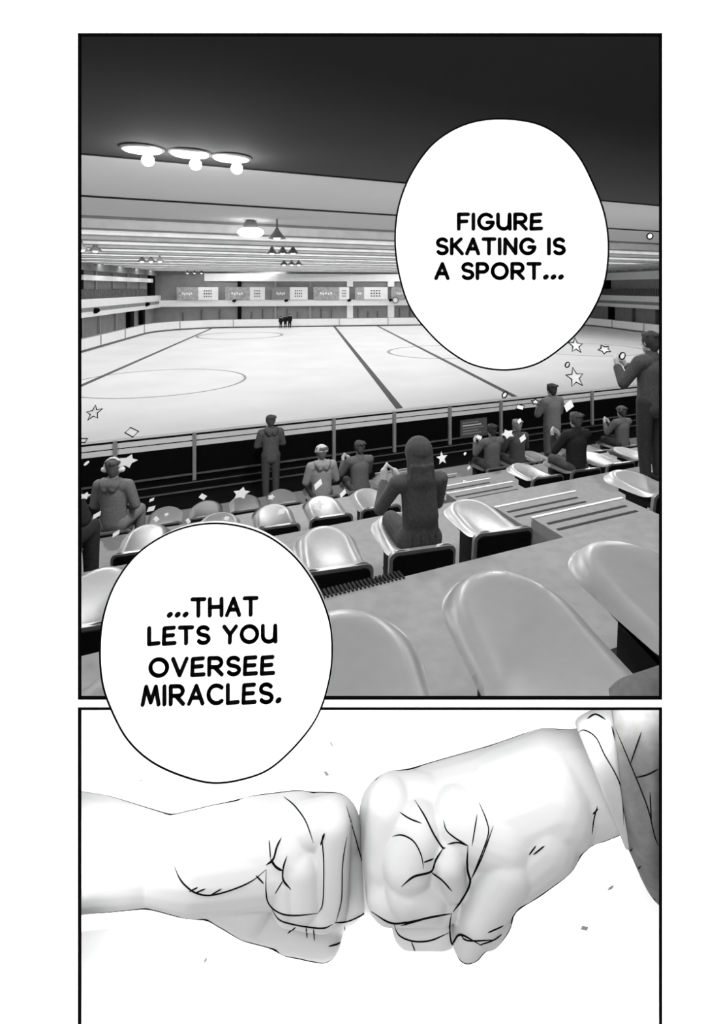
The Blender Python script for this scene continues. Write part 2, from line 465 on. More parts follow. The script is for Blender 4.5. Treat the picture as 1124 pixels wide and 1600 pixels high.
cf['label'] = 'light cloth cuff turned over the wrist'
creases(cf, [[(815,125),(840,115),(880,140),(910,200),(950,270),(970,330),(978,450)], [1.5,(850,75),(880,60),(915,78)], [1.4,(935,100),(950,150),(960,175)], [(985,535),(1040,500),(1080,490)]], zB, name='cloth_fold')
creases(slv, [[(950,110),(1000,230),(1060,380),(1085,480),(1100,520)], [(1020,280),(1060,270),(1100,250)], [(1000,235),(1040,120)], [(1070,330),(1075,440)], [(1030,660),(1060,690),(1090,710)], [(980,560),(1010,530)], [(985,600),(1020,560)], [(1000,630),(1040,590)]], zB, name='cloth_fold')

# small flakes drifting round the fists
for i, (u, v, du, dv, lab) in enumerate([(518,1163,6,8,'thin dark sliver drifting above the left fist, near the balloon edge'), (510,1209,8,5,'small hollow flake falling just above the left fist knuckles'),
        (321,1501,5,-8,'thin dark sliver below the left forearm'), (955,1388,9,-7,'thin dark sliver below the sleeved wrist'), (914,1451,11,-3,'tiny flat flake low on the right below the heel of the hand'), (220,1220,4,2,'tiny dark speck over the left forearm beside the balloon')]):
    bm = bmesh.new(); c = P(u, v, .72); a = P(u+du, v+dv, .715); e = (a-c)
    s = Vector((-e.z, 0, e.x))*(.35 if i in (1, 4) else .12)
    prism(bm, [c-e*.5, c+s, c+e*.5, c-s], Vector((0, .001, 0)))
    tag(obj('paper_flake', bm, M['kick']), lab, 'paper flake', 'flakes around the fists')

# ================================================================ the rink hall
# ice
bm = bmesh.new(); box(bm, -60, 90, 6, 100, -5.9, -5.5, fRK)
struct(obj('floor_ice', bm, M['ice']))
def flatline(name, a, b0, b1, w, label):
    bm = bmesh.new(); box(bm, a-w/2, a+w/2, b0, b1, -5.5, -5.493, fRK)
    o = obj(name, bm, M['iceline']); return tag(o, label, 'ice marking', 'lines across the ice')
flatline('ice_line', -12.3, 16, 77.9, .32, 'dark line across the ice at the left, meeting the far boards')
flatline('ice_line', 4.3, 16, 77.9, .34, 'dark line across the middle of the ice below the group of people')
flatline('ice_line', 10.5, 16, 77.9, .32, 'dark line on the ice that runs under the upper speech balloon')
def ring(name, a, b, r, w, label):
    bm = bmesh.new(); n = 72; rr = []
    for i in range(n):
        x = 2*PI*i/n
        rr.append([bm.verts.new(RK(a+(r+k*w/2)*math.cos(x), b+(r+k*w/2)*math.sin(x), z)) for k, z in ((-1,-5.499),(1,-5.499),(1,-5.495),(-1,-5.495))])
    for i in range(n):
        for k in range(4): bm.faces.new((rr[i][k], rr[i][(k+1) % 4], rr[(i+1) % n][(k+1) % 4], rr[(i+1) % n][k]))
    tag(obj(name, bm, M['icedot']), label, 'ice marking', 'circles on the ice')
ring('ice_circle', -7.2, 65.6, 4.7, .34, 'dotted circle on the ice near the far boards at left')
ring('ice_circle', -8.4, 34.2, 4.9, .16, 'large dotted circle on the near left ice')
ring('ice_circle', 11.8, 45.6, 4.7, .24, 'dotted circle on the ice half hidden by the upper balloon')
ring('ice_circle', 25, 45, 5, .2, 'dotted circle on the ice behind the standing man at right')

# boards round the rink: rounded rectangle
def board_path(off=0.0, n=14):
    pts = []; aL, aR, bN, bF, r = -18.5-off, 41+off, 10, 78+off, 9+off
    pts += [(aL, bN), (aL, 25), (aL, 40), (aL, 55)]
    for i in range(n+1):
        a = PI - PI/2*i/n; pts.append((aL+r+r*math.cos(a), bF-r+r*math.sin(a)))
    for x in (0, 10, 20, 30): pts.append((x, bF))
    for i in range(n+1):
        a = PI/2 - PI/2*i/n; pts.append((aR-r+r*math.cos(a), bF-r+r*math.sin(a)))
    pts += [(aR, 55), (aR, 40), (aR, 25)]
    return pts
def wallstrip(bm, p0, p1, z0, z1):
    rings = []
    for (a, b), (c, d) in zip(p0, p1):
        rings.append([bm.verts.new(RK(a, b, z0)), bm.verts.new(RK(a, b, z1)), bm.verts.new(RK(c, d, z1)), bm.verts.new(RK(c, d, z0))])
    for A_, B_ in zip(rings[:-1], rings[1:]):
        for k in range(4): bm.faces.new((A_[k], A_[(k+1) % 4], B_[(k+1) % 4], B_[k]))
    bm.faces.new(rings[0]); bm.faces.new(rings[-1][::-1])
bd = empty('rink_boards', RK(11, 78, -5.5), 'white boards running round the ice with a dark kick strip', 'rink boards')
inv = Matrix.Translation(-bd.location)
for nm, mt, o0, o1, za, zb_ in (('board_panel', 'board', 0, .15, -5.3, -4.35), ('kick_strip', 'kick', -.02, .13, -5.5, -5.32), ('cap_rail', 'metal', -.02, .17, -4.35, -4.3)):
    bm = bmesh.new(); wallstrip(bm, board_path(o0), board_path(o1), za, zb_)
    o = obj(nm, bm, M[mt], bd); o.matrix_parent_inverse = inv
bm = bmesh.new(); pp = board_path(-.02)
cum = 0
fine = []
for (a, b), (c, d) in zip(pp[:-1], pp[1:]):
    Ls = math.hypot(c-a, d-b); k = max(1, int(Ls/1.0))
    fine += [(a+(c-a)*i/k, b+(d-b)*i/k) for i in range(k)]
for i in range(3, len(fine), 7):
    a, b = fine[i]; box(bm, a-.05, a+.05, b-.05, b+.05, -5.3, -4.36, fRK)
o = obj('board_seams', bm, M['metal'], bd); o.matrix_parent_inverse = inv

# far, left and right walls with galleries
bF = 82.5; aLw = -20.8; aRw = 44.5
def rkbox(name, m, *ex, st=True, parent=None):
    bm = bmesh.new()
    for e in ex: box(bm, *e, fRK)
    o = obj(name, bm, M[m], parent)
    if st: struct(o)
    return o
rkbox('wall_far', 'wallg', (-40, 80, bF, bF+.4, -5.5, 3.2))
rkbox('wall_left', 'wallg', (aLw-.4, aLw, 10, 95, -5.5, 3.2))
rkbox('wall_right', 'wallg', (aRw, aRw+.4, 10, 95, -5.5, 3.2))
# gallery ledges
rkbox('trim_gallery_far', 'white', (aLw, aRw, bF-.7, bF, -2.65, -1.75))
rkbox('trim_gallery_left', 'white', (aLw, aLw+.9, 14, bF, -2.75, -1.05))
rkbox('trim_gallery_right', 'white', (aRw-.9, aRw, 14, bF, -2.70, -1.05))
rkbox('trim_band_left', 'wallg', (aLw+.9, aLw+.93, 14, bF-1, -2.25, -1.85))
rkbox('trim_band_right', 'wallg', (aRw-.93, aRw-.9, 14, bF-1, -2.2, -1.8))
rkbox('trim_beam_far', 'white', (-14, aRw, bF-.25, bF, 1.0, 2.1))
rkbox('trim_beam_left', 'white', (aLw, aLw+.5, 14, 80, .75, 1.25))
rkbox('trim_beam_right', 'white', (aRw-.5, aRw, 14, 82, 1.15, 2.2))
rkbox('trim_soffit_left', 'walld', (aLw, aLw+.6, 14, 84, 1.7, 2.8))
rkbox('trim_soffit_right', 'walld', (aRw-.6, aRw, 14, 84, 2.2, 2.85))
# columns
for i, b in enumerate((47.5, 54.2, 70, 75)):
    rkbox('column', 'black', (aLw+.05, aLw+.55, b, b+1.3, -5.5, -2.75) if i != 3 else (aLw+.05, aLw+.55, b, b+1, -5.5, -2.75))
for b in (54.0, 79.0):
    rkbox('column', 'black', (aLw+.05, aLw+.5, b, b+2.0, -1.05, 1.7))
for b in (55.5, 60, 65, 70, 75):
    rkbox('column', 'metal', (aLw+.02, aLw+.2, b, b+.3, -1.05, 1.7), (aLw+.02, aLw+.2, b+1, b+1.3, -5.5, -2.75))
for a, w, mt in ((-9.4, .5, 'black'), (-4.2, .25, 'metal'), (.8, .3, 'metal'), (6.4, .9, 'white'), (12.6, 1.0, 'white'), (18.6, 1, 'white'), (25, 1, 'white'), (31, 1, 'white'), (38, 1, 'white')):
    rkbox('column', mt, (a, a+w, bF-.4, bF-.05, -5.5, -2.65), (a, a+w, bF-.4, bF-.05, .2, 1.0))
for a in (-17, -14.5, -12, -7.5, -6, -2.5, -1, 2.5, 4, 8, 9.5, 11, 14.4, 16, 20.5, 22, 27, 29, 34):
    rkbox('column', 'kick', (a, a+.12, bF-.3, bF-.05, -5.5, -3.1 - (.4 if int(a) % 2 else 0)))
for b in (52, 57, 62, 67, 72):
    rkbox('column', 'black' if b == 72 else 'kick', (aRw-.4, aRw-.05, b, b+(1.2 if b == 72 else .3), -5.5, -2.7))
rkbox('column', 'black', (aRw-.4, aRw-.05, 73, 74.5, -.2, 1.15))
# dark gallery seating strips at the sides
for nm, a0, a1, lab in (('gallery_seating', aLw+.2, aLw+.8, 'strip of dark seats behind the white gallery ledge at left'), ('gallery_seating', aRw-.8, aRw-.2, 'strip of dark seats behind the white gallery ledge at right')):
    bm = bmesh.new()
    b = 30.0
    while b < 76:
        box(bm, a0, a1, b, b+.38, -1.05, -.1 - .08*rnd.random(), fRK); b += .5
    o = tag(obj(nm, bm, M['kick']), lab, 'gallery seats')
    o['kind'] = 'stuff'
# small fittings on ledges
def fitting(pt, r, label):
    bm = bmesh.new(); cap(bm, pt, pt+Vector((.25, -.1, .05)), r, r*.8)
    tag(obj('spotlight', bm, M['black'], smooth=True), label, 'spotlight', 'small spotlights on the gallery ledges')
fitting(RK(aLw+1.0, 57.5, -2.2), .28, 'small dark spotlight on the left gallery ledge, nearer one')
fitting(RK(aLw+1.0, 75, -2.1), .28, 'small dark spotlight on the left gallery ledge, farther one')
for a, w in ((-9.9, 'leftmost'), (-2.6, 'second from left'), (6.6, 'third from left'), (12.9, 'fourth from left'), (18.6, 'fifth from left')):
    fitting(RK(a, bF-.8, -1.85), .2, f'small dark spotlight below the far banners, {w}')
# banners on the far ledge
def banner(a0, a1, split, lab, dark):
    t = empty('banner', RK((a0+a1)/2, bF-.85, -1.72), lab, 'banner', group='advertising banners on the far gallery')
    inv = Matrix.Translation(-t.location)
    am = a0 + (a1-a0)*split
    for nm, x0_, x1_, m_ in (('dark_field', a0, am, 'banner' if dark else 'wallg'), ('light_field', am, a1, 'white')):
        bm = bmesh.new(); box(bm, x0_, x1_, bF-.9, bF-.82, -1.72, .12, fRK)
        o = obj(nm, bm, M[m_], t); o.matrix_parent_inverse = inv
    bm = bmesh.new(); c = (a0+am)/2; w = (am-a0)*.5      # wavy row of pale strokes
    for k in range(5):
        x = c - w/2 + w*k/5; box(bm, x, x+w*.13, bF-.93, bF-.9, -.95-.1*(k % 2), -.6-.1*(k % 2), fRK)
    o = obj('printed_mark', bm, M['white'], t); o.matrix_parent_inverse = inv
    bm = bmesh.new(); c = (am+a1)/2; w = (a1-am)*.45
    for k in range(4):
        for q in range(3):
            x = c - w/2 + w*k/4; box(bm, x, x+w*.14, bF-.93, bF-.9, -1.3+q*.4, -1.12+q*.4, fRK)
    o = obj('printed_mark', bm, M['mark'], t); o.matrix_parent_inverse = inv
for (u0, u1, s, d, w) in ((276,341,.52,1,'first from left'),(352,414,.62,1,'second from left'),(425,481,.5,0,'third from left, above the group of people'),(490,546,.72,1,'fourth from left'),(555,606,.28,1,'fifth from left'),(612,668,.6,1,'sixth, cut by the speech balloon edge')):
    q = []
    for u in (u0, u1):
        k = (u-CX)/F; Y = (bF-.9)/(-math.sin(RA)*k+math.cos(RA)); q.append(math.cos(RA)*k*Y+math.sin(RA)*Y)
    banner(q[0], q[1], s, f'wide advertising banner on the far gallery, {w}', d)
# round clock-like roundel
k = (618-CX)/F; Y = (bF-1)/(-math.sin(RA)*k+math.cos(RA)); c = P(618, 469, Y)
t = empty('wall_clock', c, 'small round white clock with dark rim at the edge of the upper balloon', 'clock', RA)
bm = bmesh.new(); bmesh.ops.create_cone(bm, cap_ends=True, segments=32, radius1=.4, radius2=.4, depth=.1, matrix=Matrix.Rotation(PI/2, 4, 'X')); obj('clock_face', bm, M['white'], t)
bm = bmesh.new(); tube(bm, [(.42*math.cos(i*PI/16), -.05, .42*math.sin(i*PI/16)) for i in range(32)], .06, 6, closed=True); obj('clock_rim', bm, M['kick'], t)

# ceiling
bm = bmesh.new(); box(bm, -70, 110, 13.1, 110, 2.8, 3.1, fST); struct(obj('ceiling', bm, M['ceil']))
bm = bmesh.new(); box(bm, -70, 110, 1.0, 13.1, 2.8, 3.1, fST); struct(obj('ceiling_near', bm, M['ceil_shade']))  # near section painted darker to stand in for shade
for i, (s, h, w) in enumerate(((13.1, .03, .05), (19.0, .05, .08), (24.2, .10, .14))):
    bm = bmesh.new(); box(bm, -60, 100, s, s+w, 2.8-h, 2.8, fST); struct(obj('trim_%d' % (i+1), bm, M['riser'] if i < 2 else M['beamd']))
s = 25.0; i = 0
while s < 100:
    bm = bmesh.new(); box(bm, -60, 100, s, s+.55, 2.40, 2.8, fST); struct(obj('ceiling_beam', bm, M['beam']))
    bm = bmesh.new(); box(bm, -60, 100, s+.02, s+.5, 2.36, 2.395, fST); struct(obj('ceiling_beam_strip', bm, M['beamd']))
    if i % 2 == 0:
        bm = bmesh.new(); box(bm, -60, 100, s+1.4, s+1.55, 2.55, 2.65, fST); struct(obj('ceiling_pipe_beam', bm, M['kick']))
    s += 3.0; i += 1

# recessed ceiling lamps
def ceil_pt(u, v, z=2.8):
    Y = z*F/(CY-v); return P(u, v, Y)
for i, (u, v, w) in enumerate(((222,231,'left'), (297,238,'middle'), (362,245,'right'))):
    p = ceil_pt(u, v)
    t = empty('ceiling_lamp', p, f'round recessed ceiling lamp with bright glow, {w} one of three in a row', 'ceiling lamp', group='recessed lamps in the dark ceiling')
    bm = bmesh.new(); tube(bm, [(.34*math.cos(k*PI/20), .34*math.sin(k*PI/20), -.03) for k in range(40)], .035, 8, closed=True); obj('trim_ring', bm, M['white'], t, True)
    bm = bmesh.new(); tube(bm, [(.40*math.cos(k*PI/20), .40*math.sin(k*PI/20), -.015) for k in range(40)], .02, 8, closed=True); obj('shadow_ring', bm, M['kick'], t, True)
    bm = bmesh.new(); ball(bm, (0, 0, -.01), .31, (1, 1, .12)); obj('lens', bm, M['lamp'], t, True)
    bm = bmesh.new(); ball(bm, (.10, .04, -.24), .12); cap(bm, (.10, .04, -.14), (.1, .04, -.02), .05, .08); obj('bulb', bm, M['bulb'], t, True)
    l = bpy.data.lights.new('lamp_light', 'POINT'); l.energy = 45; l.shadow_soft_size = .05
    lo = bpy.data.objects.new('lamp_light', l); C.objects.link(lo); lo.location = p + Vector((.1, .04, -.45))
# pendant lamps
def pendant(u, vtop, vbot, wpx, label, proto=[None]):
    Y = 2.8*F/(CY-vtop); p = P(u, vtop, Y)
    if proto[0] is None:
        t = empty('pendant_lamp', p, label, 'pendant lamp', group='hanging lamps under the beams')
        bm = bmesh.new(); cap(bm, (0,0,0), (0,0,-.4), .035, .035); obj('cord', bm, M['kick'], t)
        bm = bmesh.new()
        prof = [(.05,-.36),(.09,-.44),(.12,-.5),(.26,-.68),(.34,-.76),(.35,-.80),(.33,-.79),(.24,-.66),(.05,-.5)]
        rings = [[bm.verts.new((r*math.cos(k*PI/12), r*math.sin(k*PI/12), z)) for k in range(24)] for r, z in prof]
        for A_, B_ in zip(rings[:-1], rings[1:]):
            for k in range(24): bm.faces.new((A_[k], A_[(k+1) % 24], B_[(k+1) % 24], B_[k]))
        obj('lamp_shade', bm, M['lampshade'], t, True)
        bm = bmesh.new(); ball(bm, (0,0,-.72), .15); obj('bulb', bm, M['lamp'], t, True)
        proto[0] = t
    else:
        t = dup(proto[0], p, 0, label)
    return t
for (u, vt, w) in ((433,342,'single large hanging lamp right of the bright ceiling glow'), (128,368,'hanging lamp at the left edge under the beams, left of its pair'), (149,370,'hanging lamp at the left edge under the beams, right of its pair'),
        (222,393,'leftmost hanging lamp in the row of three above the left gallery'), (236,393,'middle hanging lamp in the row of three above the left gallery'), (250,393,'rightmost hanging lamp in the row of three above the left gallery'),
        (425,375,'left lamp in the upper row of three hanging lamps near mid ceiling'), (442,375,'middle lamp in the upper row of three hanging lamps near mid ceiling'), (458,375,'right lamp in the upper row of three hanging lamps near mid ceiling'),
        (444,400,'left lamp in the lower row of three hanging lamps near mid ceiling'), (456,400,'middle lamp in the lower row of three hanging lamps near mid ceiling'), (467,400,'right lamp in the lower row of three hanging lamps near mid ceiling'),
        (293,418,'left lamp of the tiny far row of three above the first banner'), (304,418,'middle lamp of the tiny far row of three above the first banner'), (315,418,'right lamp of the tiny far row of three above the first banner')):
    pendant(u, vt, 0, 0, w)
p = ceil_pt(392, 346, 2.75)
t = empty('ceiling_lamp', p, 'broad glowing floodlight between ceiling beams left of the single hanging lamp', 'ceiling lamp')
bm = bmesh.new(); ball(bm, (0,0,-.45), .45, (1.2,1,.5)); obj('lens', bm, M['lamp'], t, True)
bm = bmesh.new(); cap(bm, (0,0,0), (0,0,-.2), .15, .3); obj('housing', bm, M['lampshade'], t, True)

# ---------------------------------------------------------------- the stand
EDGE = [2.66, 4.88, 7.1, 9.3]; FL = [-1.55, -2.2, -2.85, -3.5, -4.15]
def stbox(name, m, *ex):
    bm = bmesh.new()
    for e in ex: box(bm, *e, fST)
    return obj(name, bm, M[m])
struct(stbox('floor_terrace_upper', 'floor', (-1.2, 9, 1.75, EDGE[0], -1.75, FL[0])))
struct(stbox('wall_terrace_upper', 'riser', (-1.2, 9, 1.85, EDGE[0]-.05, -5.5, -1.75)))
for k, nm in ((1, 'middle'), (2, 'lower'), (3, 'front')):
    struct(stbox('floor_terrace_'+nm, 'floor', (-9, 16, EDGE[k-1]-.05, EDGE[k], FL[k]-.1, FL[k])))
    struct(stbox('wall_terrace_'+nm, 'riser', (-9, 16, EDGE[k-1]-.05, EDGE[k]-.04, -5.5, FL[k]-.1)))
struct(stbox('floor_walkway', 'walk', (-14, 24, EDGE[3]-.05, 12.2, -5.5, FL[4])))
# grate along the upper terrace edge
g = stbox('floor_grate', 'shell', *[(x*.022-.06, x*.022-.048, EDGE[0]-.02, EDGE[0]+.06, FL[0]-.06, FL[0]+.006) for x in range(58)])
g['label'] = 'ribbed grate on the front edge of the nearest terrace'; g['kind'] = 'structure'

# aisle stairs
st_root = empty('aisle_stairs', ST(3.2, EDGE[0], -5.5), 'grey aisle stairs with pale nosings going down between seat blocks', 'stairs')
inv = Matrix.Translation(-st_root.location)
zz, ss, i = FL[0]-.2167, EDGE[0], 0
while zz > FL[4]+.1:
    if i % 3 != 2:
        ta, tb = 2.62 + .16*i, 3.56 + .16*i
        d = .74 if i % 3 == 0 else 1.48
        s1 = EDGE[i//3] + (.74 if i % 3 == 0 else 1.48); s0 = EDGE[i//3] - .03
        bm = bmesh.new(); box(bm, ta, tb, s0, s1, zz-.2167, zz, fST)
        o = obj('step', bm, M['tread'], st_root); o.matrix_parent_inverse = inv
        bm = bmesh.new(); box(bm, ta, tb, s1-.02, s1+.004, zz-.03, zz+.004, fST)
        n = obj('nosing', bm, M['nose'], o); n['label'] = 'pale nosing strip'; n.matrix_parent_inverse = Matrix.Identity(4); n.matrix_parent_inverse = (o.matrix_parent_inverse @ Matrix.Identity(4))
        n.matrix_parent_inverse = Matrix.Identity(4)
        for q in (.13, .24):
            bm = bmesh.new(); box(bm, ta+.04, tb-.1, s1-q-.03, s1-q, zz-.004, zz+.002, fST)
            g = obj('groove', bm, M['riser'], o)
    zz -= .2167; i += 1
# long pale grooves across the terraces beside the aisle
for (t0_, t1_, s_, z_, nm) in ((3.4, 5.2, EDGE[0]-.04, FL[0], 'near'), (3.4, 6.0, EDGE[1]-.04, FL[1], 'middle'), (3.9, 7.2, EDGE[2]-.04, FL[2], 'far')):
    pass

# guard railing at the front of the stand
SR = 12.12
rl = empty('guard_railing', ST(0, SR, -4.15), 'long guard rail of white bars over a black panel at the front of the stand', 'railing', SA)
def lb(name, m, x0_, x1_, y0_, y1_, z0_, z1_, parent=rl):
    bm = bmesh.new(); box(bm, x0_, x1_, y0_, y1_, z0_, z1_); return obj(name, bm, M[m], parent)
lb('black_panel', 'black', -14, 24, -.03, .03, -1.3, 1.15)
for z0_, z1_ in ((1.15, 1.20), (1.01, 1.105), (.885, .985)):
    lb('rail', 'white', -14, 24, -.05, .05, z0_, z1_)
lb('kerb', 'walk', -14, 24, -.32, -.03, .0, .08); lb('kerb_edge', 'kick', -14, 24, -.325, -.31, .055, .082); lb('kerb', 'walk', -14, 24, -.2, -.03, .08, .2); lb('kerb_edge', 'kick', -14, 24, -.205, -.19, .18, .202)
lb('ledge', 'kick', -14, 24, -.08, -.03, .30, .33)
for tx in (-2.2, -.72, .72, 2.2, 3.70, 5.21, 6.74, 8.29, 9.85, 11.45):
    lb('post', 'metal', tx-.035, tx+.035, -.12, -.05, 0, 1.17)
# notice on the panel
nt_ = empty('notice_sign', ST(7.46, SR-.04, -3.60), 'grey printed notice fixed to the black panel between two posts', 'sign', SA)
lb('board', 'kick', -.40, .40, -.03, 0, -.21, .21, nt_)
for k in range(5): lb('text_line', 'metal' if k != 1 else 'white', -.34, .14+.16*((k*7) % 3)/2, -.036, -.03, .12-k*.07, .15-k*.07, nt_)

# ---------------------------------------------------------------- stadium seats
def seat_pan():
    bm = bmesh.new(); nx, ny = 24, 26; W = .222; D = .85; rows = []
    for j in range(ny+1):
        q = math.sin(PI/2*j/ny)*.999; y = -D + D*q   # y = 0 is the front lip, rear at -D
        f0 = max(0, (y + .30)/.30)                   # outline: semi-elliptic at the front
        hw = W*(.93 + .07*q)*(1 - f0**2.3)**(1/2.3)
        row = []
        for i in range(nx+1):
            x = (2*i/nx - 1)
            z = .040*abs(x)**3*(1-q) - .035*math.sin(PI*min(1, q*1.05))*(1-x*x*.6) + .02 + (.06*(1-q*4)**2 if q < .25 else 0)
            rr = min(1, math.hypot(x*hw/W if y < -.3 else x*hw/W, max(0, (y+.30)/.30)))
            e = max(0, (rr-.62)/.38); z -= .075*e*e
            row.append(bm.verts.new((hw*x, y, z)))
        rows.append(row)
    for a, b in zip(rows[:-1], rows[1:]):
        for i in range(nx): bm.faces.new((a[i], a[i+1], b[i+1], b[i]))
    r = bmesh.ops.solidify(bm, geom=list(bm.faces), thickness=.028)
    return bm
def rrect(w, h, r, n=6):
    out = []
    for (cx, cy, a0) in ((w-r, h-r, 0), (-w+r, h-r, 90), (-w+r, -h+r, 180), (w-r, -h+r, 270)):
        out += [(cx+r*math.cos(math.radians(a0+90*i/n)), cy+r*math.sin(math.radians(a0+90*i/n))) for i in range(n+1)]
    return out
def back_shape(w, h, r, y0, th, curve=.05, lean=.16):
    bm = bmesh.new()
    def f(x, z, y): return Vector((x, y - lean*z + curve*(x/.25)**2, z))
    out = rrect(w, h, r)
    A_ = [bm.verts.new(f(x, z, y0)) for x, z in out]; B_ = [bm.verts.new(f(x, z, y0-th)) for x, z in out]
    n = len(out)
    for i in range(n): bm.faces.new((A_[i], B_[i], B_[(i+1) % n], A_[(i+1) % n]))
    ca, cb = bm.verts.new(f(0, 0, y0)), bm.verts.new(f(0, 0, y0-th))
    for k in (.35, .7):
        pass
    for i in range(n):
        bm.faces.new((ca, A_[i], A_[(i+1) % n])); bm.faces.new((cb, B_[(i+1) % n], B_[i]))
    return bm
PANZ = .44
def make_seat():
    t = empty('stadium_seat', (0,0,0), 'seat', 'stadium seat')
    o = obj('seat', seat_pan(), M['seat'], t, True, loc=(0, 0, PANZ))
    bk = obj('backrest', back_shape(.225, .175, .06, -.825, .035), M['seatrim'], t, True, loc=(0, 0, PANZ-.09))
    bk.modifiers.new('b', 'EDGE_SPLIT')
    bp = obj('back_panel', back_shape(.203, .153, .048, -.858, .012), M['shell'], bk); bp['label'] = 'black rear face'
    u = bmesh.new(); box(u, -.16, .16, -.72, -.3, -.10, -.045); obj('under_tray', u, M['shell'], t, loc=(0,0,PANZ))
    for s in (-1, 1):
        b = bmesh.new(); hull(b, [Vector((s*.14+dx, y, z)) for dx in (-.02,.02) for (y, z) in ((-.65,-.08),(-.4,-.08),(-.52,-PANZ),(-.38,-PANZ))])
        obj('leg', b, M['shell'], t, loc=(0,0,PANZ))
    return t
proto = make_seat(); used = [False]
def put_seat(t_, s_front, fl, label, group, yaw=SA):
    if not used[0]:
        used[0] = True; proto.location = ST(t_, s_front, fl); proto.rotation_euler = (0,0,yaw); proto['label'] = label; proto['group'] = group; return proto
    return dup(proto, ST(t_, s_front, fl), yaw, label, group)
YAW = {4: math.radians(11), 3: math.radians(16), 2: math.radians(19), 1: math.radians(21)}
ROW = {4: (1.87, FL[0]), 3: (3.98, FL[1]), 2: (6.22, FL[2]), 1: (8.40, FL[3])}
def seats(row, ts, labels, group):
    for t_, l_ in zip(ts, labels):
        q = put_seat(t_, ROW[row][0], ROW[row][1], l_, group, YAW[row])
        q.scale = (1.10, 1.15, 1) if row == 4 else (1, 1, 1)
seats(4, (.0, .59, 1.205, 1.80), ['big grey seat in the nearest row left of the lower balloon', 'big grey seat in the nearest row touching the lower balloon at its right', 'big grey seat in the middle of the nearest row', 'big grey seat in the nearest row cut by the right picture edge'], 'seats in the nearest row')
seats(3, (-.27, .36, 1.12, 1.70, 2.33), ['grey seat at the left picture edge beside the lower balloon', 'grey seat mostly behind the lower balloon at left, in the long haired woman row', 'empty grey seat left of the long haired woman', 'seat in which the long haired woman sits', 'empty pale lit seat right of the long haired woman, by the stairs'], 'seats in the second nearest row')
seats(3, (4.05,), ['grey seat with pale highlight at right edge beyond the stairs'], 'seats in the second nearest row')
seats(2, (-.80, -.05, .62, 1.17, 1.72, 2.27), ['seat under the man in dark coat at left edge', 'small grey seat just above the top left of the lower balloon', 'small grey seat directly above the lower balloon top', 'small grey seat behind the standing man by the rail, second row from front', 'small grey seat with a paper star on it behind the white capped person', 'small grey seat with black back just left of the long haired woman'], 'seats in the second row from the front')
seats(2, (4.50, 5.12, 5.72, 6.32), ['empty grey seat just right of the stairs, left of the dark jacket man', 'seat under the dark jacket man right of the stairs', 'grey seat right of the dark jacket man', 'grey seat behind the tall standing man at right'], 'seats in the second row from the front')
seats(1, (-.44, .14, .66, 1.18, 1.70, 2.25, 2.84, 3.4), ['front row seat under the hooded person at left', 'front row seat beside the hooded person at left', 'front row seat third from left', 'front row seat fourth from left beside a big paper star', 'front row seat below the standing man by the rail', 'front row seat under the white capped person', 'front row seat under the clapping person near the middle', 'front row seat left of the long haired woman head'], 'seats in the front row')
seats(1, (5.22, 5.74, 6.3, 6.9, 7.5, 8.2), ['front row seat under the clapping person right of the stairs', 'front row seat under the person in a dark jacket beside the clapping pair', 'front row seat left of the standing person in padded jacket', 'front row seat behind the standing person in padded jacket', 'front row seat left of the capped person at right', 'front row seat under the capped person at right'], 'seats in the front row')

